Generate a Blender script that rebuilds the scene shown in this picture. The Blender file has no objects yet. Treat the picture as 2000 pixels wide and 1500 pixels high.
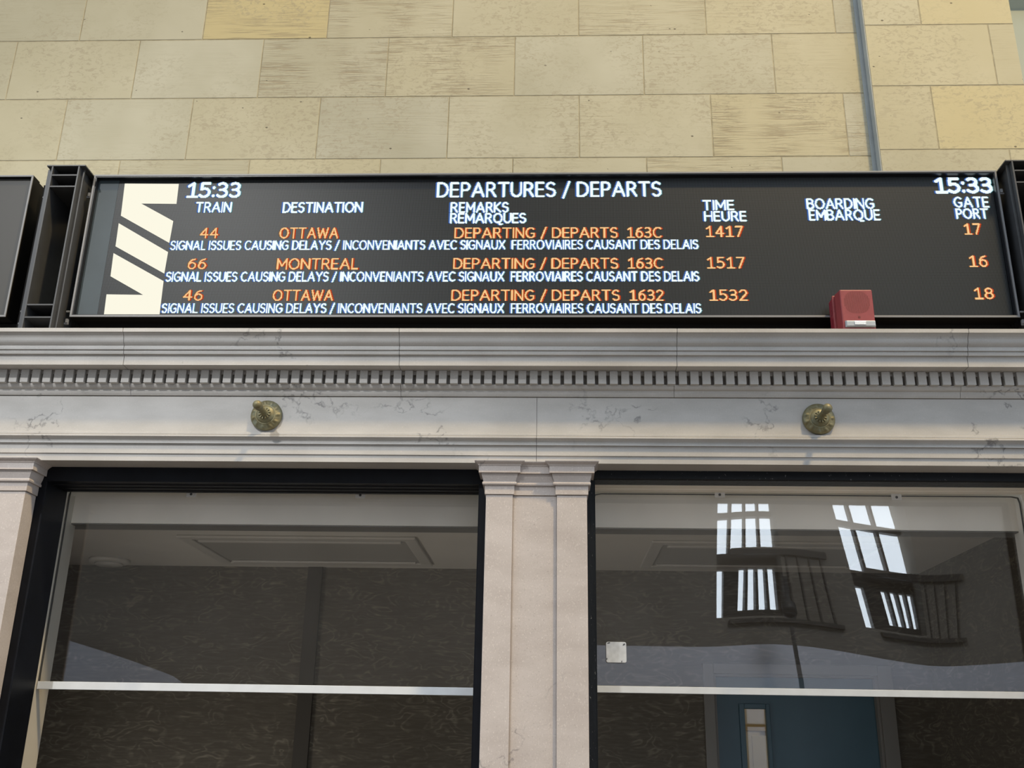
import bpy, bmesh, math, random
import numpy as np
from mathutils import Matrix, Vector

C = bpy.context.scene
COL = C.collection
random.seed(7)

# ------------------------------------------------------------------ camera
F = 1995.0
PITCH, YAW, ROLL = (math.radians(a) for a in (19.7335, -2.39537, 0.99317))
cy, sy = math.cos(YAW), math.sin(YAW)
fwd = np.array([sy*math.cos(PITCH), cy*math.cos(PITCH), math.sin(PITCH)])
rgt = np.array([cy, -sy, 0.0]); upv = np.cross(rgt, fwd)
cr, sr = math.cos(ROLL), math.sin(ROLL)
r2, u2 = cr*rgt+sr*upv, -sr*rgt+cr*upv
CAM = np.array([0.0, -3.162, 1.64])
cam_data = bpy.data.cameras.new('camera')
cam_data.sensor_fit = 'HORIZONTAL'; cam_data.sensor_width = 36.0; cam_data.lens = 36.0*F/2000.0
cam_data.clip_start = 0.05; cam_data.clip_end = 200
cam = bpy.data.objects.new('camera', cam_data); COL.objects.link(cam)
m = Matrix.Identity(4)
for i in range(3):
    m[i][0], m[i][1], m[i][2], m[i][3] = r2[i], u2[i], -fwd[i], CAM[i]
cam.matrix_world = m
C.camera = cam

# ------------------------------------------------------------------ world, lamps, exposure
w = bpy.data.worlds.new('hall_daylight'); C.world = w; w.use_nodes = True
bg = w.node_tree.nodes['Background']
bg.inputs['Color'].default_value = (0.80, 0.915, 1.05, 1); bg.inputs['Strength'].default_value = 1.40

def lamp(name, kind, loc, target, energy, color, size, **kw):
    d = bpy.data.lights.new(name, kind); d.energy = energy; d.color = color
    if kind == 'AREA': d.shape = 'DISK'; d.size = size
    else: d.shadow_soft_size = size
    for k, v in kw.items(): setattr(d, k, v)
    o = bpy.data.objects.new(name, d); COL.objects.link(o); o.location = loc
    o.rotation_euler = (Vector(target)-Vector(loc)).to_track_quat('-Z', 'Y').to_euler()
    return o
# warm lamp high up to the right, cool floodlight to the left, both on the hall's vault
lamp('warm_hall_lamp', 'AREA', (4.2, -4.6, 12.6), (0.3, 0, 3.2), 1420, (1.0, 0.74, 0.38), 0.8)
lamp('cool_hall_floodlight', 'SPOT', (-5.6, -12.0, 11.6), (-1.75, 0, 1.85), 5900, (1.0, 0.985, 0.955), 0.20, spot_size=math.radians(17.5), spot_blend=1.0)

vs = C.view_settings
vs.view_transform = 'Standard'; vs.look = 'None'; vs.exposure = 0.0; vs.gamma = 1.0; vs.use_curve_mapping = False

lamp('room_fill_light', 'SPOT', (-2.7, 0.6, 0.45), (-0.7, 2.18, 1.55), 46, (1.0, 0.93, 0.83), 0.3, spot_size=math.radians(95), spot_blend=1.0)  # unseen fill light added to brighten the room behind the panes
lamp('hoarding_fill_light', 'AREA', (4.0, -8.5, 6.0), (4.5, -13.6, 1.5), 300, (0.86, 0.92, 1.0), 1.0)  # added fill, out of view, to brighten the mirrored hoarding
# ------------------------------------------------------------------ measuring helpers (photograph pixel -> point on a real plane)
def ray(u, v): return ((u-1000)/F)*r2 - ((v-750)/F)*u2 + fwd
def onY(u, v, Y):
    d = ray(u, v); q = CAM + d*((Y-CAM[1])/d[1]); return float(q[0]), float(q[2])
def onZ(u, v, Z):
    d = ray(u, v); q = CAM + d*((Z-CAM[2])/d[2]); return float(q[0]), float(q[1])
def X(u, v, Y): return onY(u, v, Y)[0]
def Zv(u, v, Y): return onY(u, v, Y)[1]

# ------------------------------------------------------------------ materials
def srgb(r, g, b):
    f = lambda c: (c/255/12.92 if c/255 <= 0.04045 else ((c/255+0.055)/1.055)**2.4)
    return (f(r), f(g), f(b), 1)

class NT:
    def __init__(s, name):
        s.m = bpy.data.materials.new(name); s.m.use_nodes = True
        s.t = s.m.node_tree; s.b = s.t.nodes['Principled BSDF']; s.out = s.t.nodes['Material Output']
    def n(s, kind, **kw):
        nd = s.t.nodes.new(kind)
        for k, v in kw.items():
            if k.startswith('i_'): nd.inputs[k[2:].replace('_', ' ')].default_value = v
            else: setattr(nd, k, v)
        return nd
    def l(s, a, b): s.t.links.new(a, b)
    def math(s, op, a, b=None, c=None):
        nd = s.n('ShaderNodeMath', operation=op)
        for i, x in enumerate((a, b, c)):
            if x is None: continue
            if isinstance(x, (int, float)): nd.inputs[i].default_value = x
            else: s.l(x, nd.inputs[i])
        return nd.outputs[0]
    def mix(s, fac, a, b, mode='MIX'):
        nd = s.n('ShaderNodeMix', data_type='RGBA', blend_type=mode)
        for i, x in ((0, fac), (6, a), (7, b)):
            if isinstance(x, (int, float)): nd.inputs[i].default_value = x
            elif isinstance(x, tuple): nd.inputs[i].default_value = x
            else: s.l(x, nd.inputs[i])
        return nd.outputs[2]
    def ramp(s, x, p0, p1, c0=(0, 0, 0, 1), c1=(1, 1, 1, 1)):
        nd = s.n('ShaderNodeValToRGB'); e = nd.color_ramp.elements
        e[0].position, e[1].position = p0, p1; e[0].color, e[1].color = c0, c1
        s.l(x, nd.inputs[0]); return nd.outputs[0]
    def coord(s, scale=(1, 1, 1), loc=(0, 0, 0)):
        tc = s.n('ShaderNodeTexCoord'); mp = s.n('ShaderNodeMapping')
        mp.inputs['Scale'].default_value = scale; mp.inputs['Location'].default_value = loc
        s.l(tc.outputs['Object'], mp.inputs['Vector']); return mp.outputs[0]
    def noise(s, vec, scale, detail=4, rough=0.55, dist=0.0):
        nd = s.n('ShaderNodeTexNoise'); nd.inputs['Scale'].default_value = scale; nd.inputs['Detail'].default_value = detail
        nd.inputs['Roughness'].default_value = rough; nd.inputs['Distortion'].default_value = dist
        s.l(vec, nd.inputs['Vector']); return nd.outputs['Fac']
    def bump(s, h, strength, dist):
        nd = s.n('ShaderNodeBump'); nd.inputs['Strength'].default_value = strength; nd.inputs['Distance'].default_value = dist
        s.l(h, nd.inputs['Height']); s.l(nd.outputs[0], s.b.inputs['Normal'])

def plain(name, col, rough=0.6, metal=0.0, spec=0.5, var=0.0, scale=30, emit=None, estr=0.0):
    k = NT(name); k.b.inputs['Roughness'].default_value = rough; k.b.inputs['Metallic'].default_value = metal
    k.b.inputs['Specular IOR Level'].default_value = spec
    if var:
        f = k.noise(k.coord(), scale)
        dark = tuple(c*(1-var) for c in col[:3])+(1,); light = tuple(min(1, c*(1+var)) for c in col[:3])+(1,)
        k.l(k.ramp(f, 0.3, 0.7, dark, light), k.b.inputs['Base Color'])
    else: k.b.inputs['Base Color'].default_value = col
    if emit: k.b.inputs['Emission Color'].default_value = emit; k.b.inputs['Emission Strength'].default_value = estr
    return k.m

def limestone(name):
    """cut limestone; the per-block attribute holds tone, amount of bedding streaks, amount of yellow"""
    k = NT(name); at = k.n('ShaderNodeAttribute', attribute_name='block')
    sep = k.n('ShaderNodeSeparateColor'); k.l(at.outputs['Color'], sep.inputs[0])
    tone, streak, yel = sep.outputs
    v = k.coord()
    base = k.mix(k.ramp(k.noise(v, 3.0, 3), 0.35, 0.7), (0.415, 0.40, 0.305, 1), (0.485, 0.472, 0.375, 1))
    base = k.mix(yel, base, (0.53, 0.455, 0.25, 1))
    base = k.mix(1.0, base, k.ramp(tone, 0.0, 1.0, (0.90, 0.90, 0.90, 1), (1.06, 1.06, 1.06, 1)), 'MULTIPLY')
    # bedding streaks
    st = k.ramp(k.noise(k.coord((5, 5, 95)), 1.6, 6, 0.62, 0.6), 0.48, 0.60)
    patch = k.ramp(k.noise(v, 5.0, 2), 0.38, 0.60)
    sf = k.math('MULTIPLY', k.math('MULTIPLY', st, patch), streak)
    base = k.mix(k.math('MULTIPLY', sf, 0.72), base, (0.30, 0.25, 0.165, 1))
    # shelly mottling
    mo = k.ramp(k.noise(k.coord((1, 1, 1.6)), 46, 5, 0.62, 0.8), 0.51, 0.60)
    mp = k.ramp(k.noise(k.coord((1, 1, 1), (4, 2, 7)), 3.4, 2), 0.40, 0.60)
    base = k.mix(k.math('MULTIPLY', k.math('MULTIPLY', mo, mp), 0.50), base, (0.32, 0.28, 0.20, 1))
    # pits
    vo = k.n('ShaderNodeTexVoronoi'); vo.inputs['Scale'].default_value = 19; k.l(k.coord((1, 1, 1.5)), vo.inputs['Vector'])
    keep = k.ramp(k.noise(k.coord((1, 1, 1), (9, 1, 3)), 16, 1), 0.60, 0.64)
    pit = k.math('MULTIPLY', k.ramp(vo.outputs['Distance'], 0.075, 0.11, (1, 1, 1, 1), (0, 0, 0, 1)), keep)
    base = k.mix(k.math('MULTIPLY', pit, 0.8), base, (0.09, 0.07, 0.05, 1))
    k.l(base, k.b.inputs['Base Color']); k.b.inputs['Roughness'].default_value = 0.8; k.b.inputs['Specular IOR Level'].default_value = 0.25
    h = k.math('ADD', k.math('MULTIPLY', sf, -0.5), k.math('MULTIPLY', pit, -1.0))
    k.bump(h, 0.5, 0.003)
    return k.m

def marble(name, c0, c1, speck, veins=1.0):
    """honed grey-pink marble with fine specks and a few dark squiggling veins"""
    k = NT(name); v = k.coord()
    base = k.mix(k.ramp(k.noise(k.coord((1, 1, 2.5)), 5, 5), 0.35, 0.65), c0, c1)
    f = k.noise(k.coord((1, 1, .6)), 260, 3, 0.6)
    base = k.mix(k.math('MULTIPLY', k.ramp(f, 0.58, 0.70), speck), base, (0.66, 0.62, 0.57, 1))
    base = k.mix(k.math('MULTIPLY', k.ramp(k.noise(k.coord((1, 1, 1), (3, 1, 8)), 210, 3, 0.6), 0.60, 0.72), speck), base, (0.24, 0.21, 0.19, 1))
    warp = k.n('ShaderNodeTexNoise'); warp.inputs['Scale'].default_value = 14; warp.inputs['Detail'].default_value = 6; k.l(v, warp.inputs['Vector'])
    mx = k.n('ShaderNodeMix', data_type='VECTOR'); mx.inputs[0].default_value = 0.20
    k.l(v, mx.inputs[4]); k.l(warp.outputs['Color'], mx.inputs[5])
    vo = k.n('ShaderNodeTexVoronoi', feature='DISTANCE_TO_EDGE'); vo.inputs['Scale'].default_value = 2.6; k.l(mx.outputs[1], vo.inputs['Vector'])
    line = k.ramp(vo.outputs['Distance'], 0.003, 0.014, (1, 1, 1, 1), (0, 0, 0, 1))
    where = k.ramp(k.noise(k.coord((1, 1, 1), (2, 5, 1)), 2.7, 2), 0.56, 0.66)
    brk = k.ramp(k.noise(v, 45, 3), 0.40, 0.58)
    vf = k.math('MULTIPLY', k.math('MULTIPLY', k.math('MULTIPLY', line, where), brk), 0.7*veins)
    base = k.mix(vf, base, (0.13, 0.13, 0.13, 1))
    k.l(base, k.b.inputs['Base Color']); k.b.inputs['Roughness'].default_value = 0.55; k.b.inputs['Specular IOR Level'].default_value = 0.35
    return k.m

def glass(name, tint=(1, 1, 1, 1), refl=0.054):
    k = NT(name); k.t.nodes.remove(k.b)
    lw = k.n('ShaderNodeLayerWeight'); lw.inputs['Blend'].default_value = 0.5
    fac = k.math('ADD', k.math('MULTIPLY', k.math('POWER', lw.outputs['Facing'], 5.0), 0.95), refl)
    tr = k.n('ShaderNodeBsdfTransparent'); tr.inputs[0].default_value = tint
    gl = k.n('ShaderNodeBsdfGlossy'); gl.inputs['Roughness'].default_value = 0.0
    ms = k.n('ShaderNodeMixShader'); k.l(fac, ms.inputs[0]); k.l(tr.outputs[0], ms.inputs[1]); k.l(gl.outputs[0], ms.inputs[2])
    k.l(ms.outputs[0], k.out.inputs['Surface']); return k.m

def wallpaper(name):
    """dark paper with a faint irregular scale pattern of thin pale arcs"""
    k = NT(name); v = k.coord((1, 1, 2.1))
    n1 = k.noise(k.coord((1, 1, 2.3)), 5.5, 2, 0.5, 0.5)
    ridge = k.math('ABSOLUTE', k.math('SUBTRACT', k.math('FRACT', k.math('MULTIPLY', n1, 8.0)), 0.5))
    line = k.ramp(ridge, 0.0, 0.24, (1, 1, 1, 1), (0, 0, 0, 1))
    st = k.ramp(k.noise(k.coord((7, 7, 60)), 2.0, 5), 0.42, 0.66)
    brk = k.ramp(k.noise(k.coord((1, 1, 1.5), (3, 3, 3)), 9, 3), 0.38, 0.62)
    f = k.math('MULTIPLY', k.math('MULTIPLY', line, brk), k.math('ADD', k.math('MULTIPLY', st, 0.5), 0.35))
    base = k.mix(f, k.mix(k.math('MULTIPLY', st, 0.45), (0.115, 0.100, 0.078, 1), (0.18, 0.158, 0.122, 1)), (0.30, 0.265, 0.205, 1))
    k.l(base, k.b.inputs['Base Color']); k.b.inputs['Roughness'].default_value = 0.7
    k.b.inputs['Specular IOR Level'].default_value = 0.2
    return k.m

PITCH_LED = 0.00465
def led_screen(name):
    """matt black mask with a grid of small unlit lamps"""
    k = NT(name); tc = k.n('ShaderNodeTexCoord'); sp = k.n('ShaderNodeSeparateXYZ'); k.l(tc.outputs['Object'], sp.inputs[0])
    def cell(o):
        fr = k.math('FRACT', k.math('DIVIDE', o, PITCH_LED)); return k.math('ABSOLUTE', k.math('SUBTRACT', fr, 0.5))
    d = k.math('MAXIMUM', cell(sp.outputs[0]), k.math('MULTIPLY', cell(sp.outputs[2]), 0.72))
    f = k.ramp(d, 0.17, 0.33, (1, 1, 1, 1), (0, 0, 0, 1))
    k.l(k.mix(f, (0.004, 0.0045, 0.005, 1), (0.046, 0.054, 0.060, 1)), k.b.inputs['Base Color'])
    k.b.inputs['Roughness'].default_value = 0.40; k.b.inputs['Specular IOR Level'].default_value = 0.28
    return k.m

def emissive(name, col, s):
    k = NT(name); k.t.nodes.remove(k.b); e = k.n('ShaderNodeEmission'); e.inputs[0].default_value = col; e.inputs[1].default_value = s
    k.l(e.outputs[0], k.out.inputs['Surface']); return k.m

def bronze(name):
    k = NT(name); v = k.coord()
    base = k.mix(k.ramp(k.noise(v, 60, 4), 0.4, 0.65), (0.165, 0.140, 0.068, 1), (0.20, 0.19, 0.11, 1))
    base = k.mix(k.math('MULTIPLY', k.ramp(k.noise(k.coord((1, 1, 1), (2, 2, 2)), 35, 3), 0.5, 0.66), 0.45), base, (0.15, 0.18, 0.14, 1))
    k.l(base, k.b.inputs['Base Color']); k.b.inputs['Metallic'].default_value = 0.35; k.b.inputs['Roughness'].default_value = 0.5
    k.bump(k.noise(v, 160, 3), 0.25, 0.001); return k.m

def chipped(name):
    k = NT(name); v = k.coord((1, 1, 0.4))
    f = k.ramp(k.noise(v, 190, 5, 0.7), 0.66, 0.69)
    k.l(k.mix(f, (0.005, 0.007, 0.010, 1), (0.28, 0.29, 0.29, 1)), k.b.inputs['Base Color'])
    k.b.inputs['Roughness'].default_value = 0.42; k.b.inputs['Specular IOR Level'].default_value = 0.2; k.bump(k.noise(v, 60, 4), 0.5, 0.003); return k.m

M = dict(
    stone=limestone('cut_limestone'),
    joint=plain('mortar', (0.34, 0.305, 0.21, 1), 0.9, spec=0.1, var=0.2),
    marble=marble('honed_marble', (0.40, 0.388, 0.37, 1), (0.47, 0.458, 0.44, 1), 0.25),
    pink=marble('pink_marble', (0.41, 0.365, 0.34, 1), (0.475, 0.43, 0.405, 1), 0.5, 0.8),
    black=plain('black_paint', (0.004, 0.005, 0.008, 1), 0.42, spec=0.18, var=0.3, scale=14),
    chipped=chipped('chipped_black_paint'),
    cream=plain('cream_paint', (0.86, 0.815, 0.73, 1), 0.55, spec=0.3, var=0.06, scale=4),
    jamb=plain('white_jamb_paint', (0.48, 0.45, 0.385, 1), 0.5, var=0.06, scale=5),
    ceil=plain('ceiling_paint', (0.66, 0.635, 0.585, 1), 0.8, spec=0.1, var=0.04, scale=3),
    paper=wallpaper('scale_pattern_wallpaper'),
    pane=glass('clear_pane'),
    edge=plain('frosted_pane_edge', (0.56, 0.59, 0.62, 1), 0.45, var=0.05, scale=20),
    clip=plain('white_clip', (0.62, 0.61, 0.58, 1), 0.5),
    screw=plain('dark_screw', (0.10, 0.10, 0.10, 1), 0.4, 0.8),
    steel=plain('grey_painted_steel', (0.050, 0.052, 0.055, 1), 0.40, 0.0, var=0.12, scale=18),
    darksteel=plain('dark_steel', (0.006, 0.0055, 0.005, 1), 0.6, 0.0, spec=0.12),
    boardlip=plain('board_frame_paint', (0.20, 0.205, 0.215, 1), 0.40, 0.0),
    boardin=plain('board_inner_black', (0.010, 0.011, 0.014, 1), 0.30),
    led=led_screen('led_grid'),
    blank=plain('blank_slate_panel', (0.042, 0.060, 0.072, 1), 0.55, var=0.10, scale=7),
    off=plain('switched_off_screen', (0.035, 0.034, 0.030, 1), 0.45),
    white_led=emissive('white_led', (0.86, 0.97, 1.0, 1), 1.06), blue_led=emissive('blue_fringe_led', (0.10, 0.24, 0.70, 1), 0.62),
    orange_led=emissive('orange_led', (1.0, 0.60, 0.27, 1), 0.98), cyan_led=emissive('cyan_fringe_led', (0.20, 0.55, 0.62, 1), 0.55), amber_led=emissive('amber_fringe_led', (0.50, 0.20, 0.05, 1), 0.5),
    red_led=emissive('red_fringe_led', (0.62, 0.075, 0.02, 1), 0.80),
    logo=emissive('cream_led', (1.0, 0.965, 0.80, 1), 0.98),
    bronze=bronze('aged_bronze'),
    red=plain('red_plastic', (0.26, 0.042, 0.045, 1), 0.46, var=0.08, scale=40),
    redbox=plain('red_box_paint', (0.23, 0.022, 0.035, 1), 0.4),
    reddark=plain('red_slot_shadow', (0.13, 0.014, 0.014, 1), 0.6),
    lens=plain('clear_strobe_lens', (0.44, 0.48, 0.51, 1), 0.12, spec=0.8),
    reflector=plain('strobe_reflector', (0.80, 0.81, 0.80, 1), 0.25, 0.4),
    bluedoor=plain('blue_door_paint', (0.050, 0.115, 0.150, 1), 0.4, var=0.05, scale=4),
    casing=plain('door_casing_paint', (0.21, 0.195, 0.17, 1), 0.5),
    plate=plain('galvanised_plate', (0.60, 0.61, 0.61, 1), 0.38, 0.35, var=0.12, scale=60),
    metalwhite=plain('white_enamel', (0.58, 0.56, 0.52, 1), 0.45),
    diffuser=plain('grey_diffuser', (0.36, 0.345, 0.315, 1), 0.5),
    hallstone=plain('hall_stone', (0.26, 0.24, 0.21, 1), 0.85, spec=0.1, var=0.12, scale=1.2),
    hoarding=plain('pale_hoarding', (0.80, 0.83, 0.93, 1), 0.8, spec=0.1),
    daylight=emissive('window_daylight', (0.80, 0.90, 1.0, 1), 9.5),
    mullion=plain('dark_mullion', (0.05, 0.045, 0.04, 1), 0.6),
    floor=plain('hall_floor_marble', (0.14, 0.122, 0.105, 1), 0.35, var=0.15, scale=2.5),
    corridor=plain('corridor_paint', (0.62, 0.55, 0.40, 1), 0.8), tan=plain('tan_laminate', (0.42, 0.30, 0.13, 1), 0.5),
    farwall=plain('far_vault_plaster', (0.30, 0.32, 0.26, 1), 0.8, var=0.08, scale=0.8),
    dome=plain('smoked_dome', (0.02, 0.02, 0.025, 1), 0.1), lampemit=emissive('corridor_tube', (1.0, 0.93, 0.80, 1), 5.0),
)

# ------------------------------------------------------------------ mesh helpers
def link(name, me, mat, parent=None, smooth=False):
    o = bpy.data.objects.new(name, me); COL.objects.link(o)
    for mm in (mat if isinstance(mat, (list, tuple)) else [mat]): me.materials.append(mm)
    if smooth:
        for p in me.polygons: p.use_smooth = True
    if parent is not None: o.parent = parent; o.matrix_parent_inverse = parent.matrix_world.inverted()
    return o

class MB:
    def __init__(s): s.v, s.f, s.mi = [], [], []
    def add(s, vs, fs, mi=0):
        b = len(s.v); s.v += [tuple(p) for p in vs]
        for f in fs: s.f.append([b+i for i in f]); s.mi.append(mi)
        return s
    def box(s, x0, x1, y0, y1, z0, z1, mi=0):
        x0, x1 = min(x0, x1), max(x0, x1); y0, y1 = min(y0, y1), max(y0, y1); z0, z1 = min(z0, z1), max(z0, z1)
        return s.add([(x0,y0,z0),(x1,y0,z0),(x1,y1,z0),(x0,y1,z0),(x0,y0,z1),(x1,y0,z1),(x1,y1,z1),(x0,y1,z1)],
              [(0,3,2,1),(4,5,6,7),(0,1,5,4),(1,2,6,5),(2,3,7,6),(3,0,4,7)], mi)
    def prof(s, pts, x0, x1, mi=0):
        """closed (y,z) profile swept along x"""
        n = len(pts); a = sum(pts[i][0]*pts[(i+1) % n][1]-pts[(i+1) % n][0]*pts[i][1] for i in range(n))
        if a < 0: pts = pts[::-1]
        vs = [(x0, y, z) for y, z in pts]+[(x1, y, z) for y, z in pts]
        fs = [tuple(range(n))[::-1], tuple(range(n, 2*n))]+[(i, (i+1) % n, n+(i+1) % n, n+i) for i in range(n)]
        return s.add(vs, fs, mi)
    def slab(s, poly, y0, y1, mi=0):
        """(x,z) outline given depth from y0 (front) to y1"""
        n = len(poly); a = sum(poly[i][0]*poly[(i+1) % n][1]-poly[(i+1) % n][0]*poly[i][1] for i in range(n))
        if a < 0: poly = poly[::-1]
        vs = [(x, y0, z) for x, z in poly]+[(x, y1, z) for x, z in poly]
        fs = [tuple(range(n)), tuple(range(2*n-1, n-1, -1))]+[(i, n+i, n+(i+1) % n, (i+1) % n) for i in range(n)]
        return s.add(vs, fs, mi)
    def lathe(s, prof, cx, cz, y0, n=48, mod=None, mi=0):
        """(r, depth towards viewer) profile spun about the y axis"""
        rings = []
        for j, (r, d) in enumerate(prof):
            ring = []
            for i in range(n):
                a = 2*math.pi*i/n; rr, dd = (r, d) if mod is None else mod(j, a, r, d)
                ring.append((cx+rr*math.cos(a), y0-dd, cz+rr*math.sin(a)))
            rings.append(ring)
        vs = [p for r_ in rings for p in r_]; fs = []
        for j in range(len(prof)-1):
            for i in range(n): fs.append((j*n+i, j*n+(i+1) % n, (j+1)*n+(i+1) % n, (j+1)*n+i))
        fs.append(tuple(range(n))[::-1]); fs.append(tuple((len(prof)-1)*n+i for i in range(n)))
        return s.add(vs, fs, mi)
    def build(s, name, mat, parent=None, bevel=0.0, smooth=False, segs=2):
        me = bpy.data.meshes.new(name); me.from_pydata(s.v, [], s.f); me.update()
        o = link(name, me, mat, parent, smooth)
        for p, i in zip(me.polygons, s.mi): p.material_index = i
        bm = bmesh.new(); bm.from_mesh(me); bmesh.ops.recalc_face_normals(bm, faces=bm.faces); bm.to_mesh(me); bm.free()
        if bevel:
            b = o.modifiers.new('bevel', 'BEVEL'); b.width = bevel; b.segments = segs; b.limit_method = 'ANGLE'; b.angle_limit = math.radians(40)
        return o

def empty(name, loc=(0, 0, 0)):
    o = bpy.data.objects.new(name, None); COL.objects.link(o); o.location = loc; o.empty_display_size = 0.1
    bpy.context.view_layer.update(); return o
def tag(o, label=None, cat=None, group=None, kind=None):
    if label: o['label'] = label
    if cat: o['category'] = cat
    if group: o['group'] = group
    if kind: o['kind'] = kind
    return o

# ------------------------------------------------------------------ stone wall above (main field and the pier at its right)
YW, YP = 0.18, 0.135                      # wall face and pier face
XPIER = 1.204
def block_wall(name, x_lo, x_hi, y_face, z_base, rows, w, x0, h, specials, seed, warm, thick, z_cut):
    rnd = random.Random(seed); mb = MB(); tones = []
    g = 0.0020; be = 0.0010
    for r in range(rows):
        z0, z1 = z_base+r*h, z_base+(r+1)*h
        off = x0+(w/2 if r % 2 else 0)
        k0 = math.floor((x_lo-off)/w)
        k = k0
        while off+k*w < x_hi:
            a, b = max(off+k*w, x_lo)+g, min(off+(k+1)*w, x_hi)-g
            if off+k*w < x_lo: a = x_lo
            if off+(k+1)*w > x_hi: b = x_hi
            c, d = z0+g, z1-g
            if b-a > 0.01:
                n0 = len(mb.f)
                mb.add([(a,y_face+.0012,c),(b,y_face+.0012,c),(b,y_face+.0012,d),(a,y_face+.0012,d),
                        (a+be,y_face,c+be),(b-be,y_face,c+be),(b-be,y_face,d-be),(a+be,y_face,d-be)],
                       [(4,5,6,7),(0,1,5,4),(1,2,6,5),(2,3,7,6),(3,0,4,7)])
                t = specials.get((r, k-k0)) or (rnd.uniform(0.25, 0.8), rnd.choice((0, 0, .1, .25, .7)), rnd.uniform(0, .25)+warm)
                tones += [t]*(len(mb.f)-n0)
            k += 1
    n0 = len(mb.f)
    mb.box(x_lo, x_hi, y_face+.0010, y_face+thick, z_cut, z_base+rows*h, 1)
    tones += [(.5, 0, 0)]*(len(mb.f)-n0)
    me = bpy.data.meshes.new(name); me.from_pydata(mb.v, [], mb.f); me.update()
    o = link(name, me, [M['stone'], M['joint']])
    ca = me.color_attributes.new('block', 'FLOAT_COLOR', 'CORNER')
    for p, t, mi in zip(me.polygons, tones, mb.mi):
        p.material_index = mi
        for li in p.loop_indices: ca.data[li].color = (*t, 1)
    return tag(o, kind='structure')
HB, WB = 0.278, 0.5025
# row 0 is the course the board hides, row 2 the one whose top joint is at v=311
spec = {(3, 4): (.6, 0, .1), (5, 5): (.35, .7, .95), (5, 6): (.45, .95, .2), (4, 5): (.5, 1.0, .1), (4, 6): (.5, 1.0, .25), (3, 6): (.35, .25, .0), (5, 8): (.45, .7, .2),
        (2, 5): (.6, .1, .35), (2, 8): (.5, .9, .3), (5, 9): (.6, .3, .3), (3, 9): (.4, 1, .45), (4, 9): (.5, .3, .3), (3, 4): (.55, .1, .05)}
block_wall('wall_back', -3.6, XPIER+.03, YW, 3.747-3*HB, 8, WB, 0.100+WB/2-7*WB, HB, spec, 3, 0.0, 0.05, 2.60)
zp = Zv(1850, 167, YP); zp2 = Zv(1850, 48, YP); hp = zp2-zp
xj = X(1960, 230, YP)
pier = block_wall('wall_right', XPIER, X(1970, 0, YP), YP, zp-4*hp, 7, WB, xj-2*WB, hp,
                  {(3, 1): (.55, .1, .75), (4, 1): (.5, .2, .3), (4, 2): (.6, .1, .35), (5, 1): (.55, .0, .6)}, 11, 0.22, 0.095, 2.60)

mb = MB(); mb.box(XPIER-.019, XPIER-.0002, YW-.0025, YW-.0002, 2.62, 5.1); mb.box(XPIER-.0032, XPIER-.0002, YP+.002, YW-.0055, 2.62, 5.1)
tag(mb.build('trim_7', plain('grey_corner_shade', (0.36, 0.385, 0.38, 1), 0.7, var=0.1, scale=12)), kind='structure')  # shade at the pier corner painted as grey strips on both faces
# ------------------------------------------------------------------ entablature
XL, XR = -3.6, 3.4
def PZ(v, p): return (-p, Zv(300, v, -p))
ent = tag(empty('trim_1', (0, 0, PZ(900, 0)[1])), kind='structure')
ctop = PZ(640.5, .120)[1]
cov0, cov1 = PZ(648.5, .117), PZ(675.5, .092)
cyma = []
for i in range(9):
    t = i/8; s_ = t+0.13*math.sin(2*math.pi*t)
    cyma.append((cov0[0]+(cov1[0]-cov0[0])*s_, cov0[1]+(cov1[1]-cov0[1])*t))
cornice = [(YW-.005, ctop), (-.120, ctop), PZ(648, .120)] + cyma + [PZ(677, .094), PZ(682.5, .094), PZ(683.5, .0885), PZ(684.5, .0885), PZ(686, .0905), PZ(691.5, .0885), PZ(692.5, .084), PZ(694, .080),
           PZ(712.8, .080), (-.036, PZ(712.8, .080)[1]), (YW-.005, PZ(712.8, .080)[1])]
zs = PZ(712.8, .080)[1]
jx = [X(242, 692, -.085), X(780, 694, -.085), X(1322, 696, -.085), X(1890, 697, -.085)]
xs = [XL]+jx+[XR]
mb = MB()
for a, b in zip(xs[:-1], xs[1:]): mb.prof(cornice, a+.0007, b-.0007)
cor = mb.build('cornice', M['marble'], ent, bevel=0.0006, segs=1)
# bed mould under the dentils, two steps
b0 = zs
bed = [(YW-.005, b0), (-.004, b0), (-.004, PZ(746.5, .036)[1])]
bed += [(-.0235, PZ(746.5, .036)[1])]
p0, p1 = PZ(748.5, .0235), PZ(759.5, .0125)
bed += [(p0[0]+(p1[0]-p0[0])*(1-math.cos(t*math.pi/2)), p0[1]+(p1[1]-p0[1])*math.sin(t*math.pi/2)) for t in (0, .25, .5, .75, 1)]
p0, p1 = PZ(760.5, .0105), PZ(772, .0045)
bed += [(p0[0]+(p1[0]-p0[0])*t*t, p0[1]+(p1[1]-p0[1])*t) for t in (0, .33, .66, 1)]
bed += [(YW-.005, p1[1])]
jx2 = [X(255, 765, -.01), X(783, 766, -.01), X(1316.5, 768, -.01), X(1875.5, 770, -.01)]
xs = [XL]+jx2+[XR]; mb = MB()
for a, b in zip(xs[:-1], xs[1:]): mb.prof(bed, a+.0006, b-.0006)
bed_o = mb.build('bed_moulding', M['marble'], ent)
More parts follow.
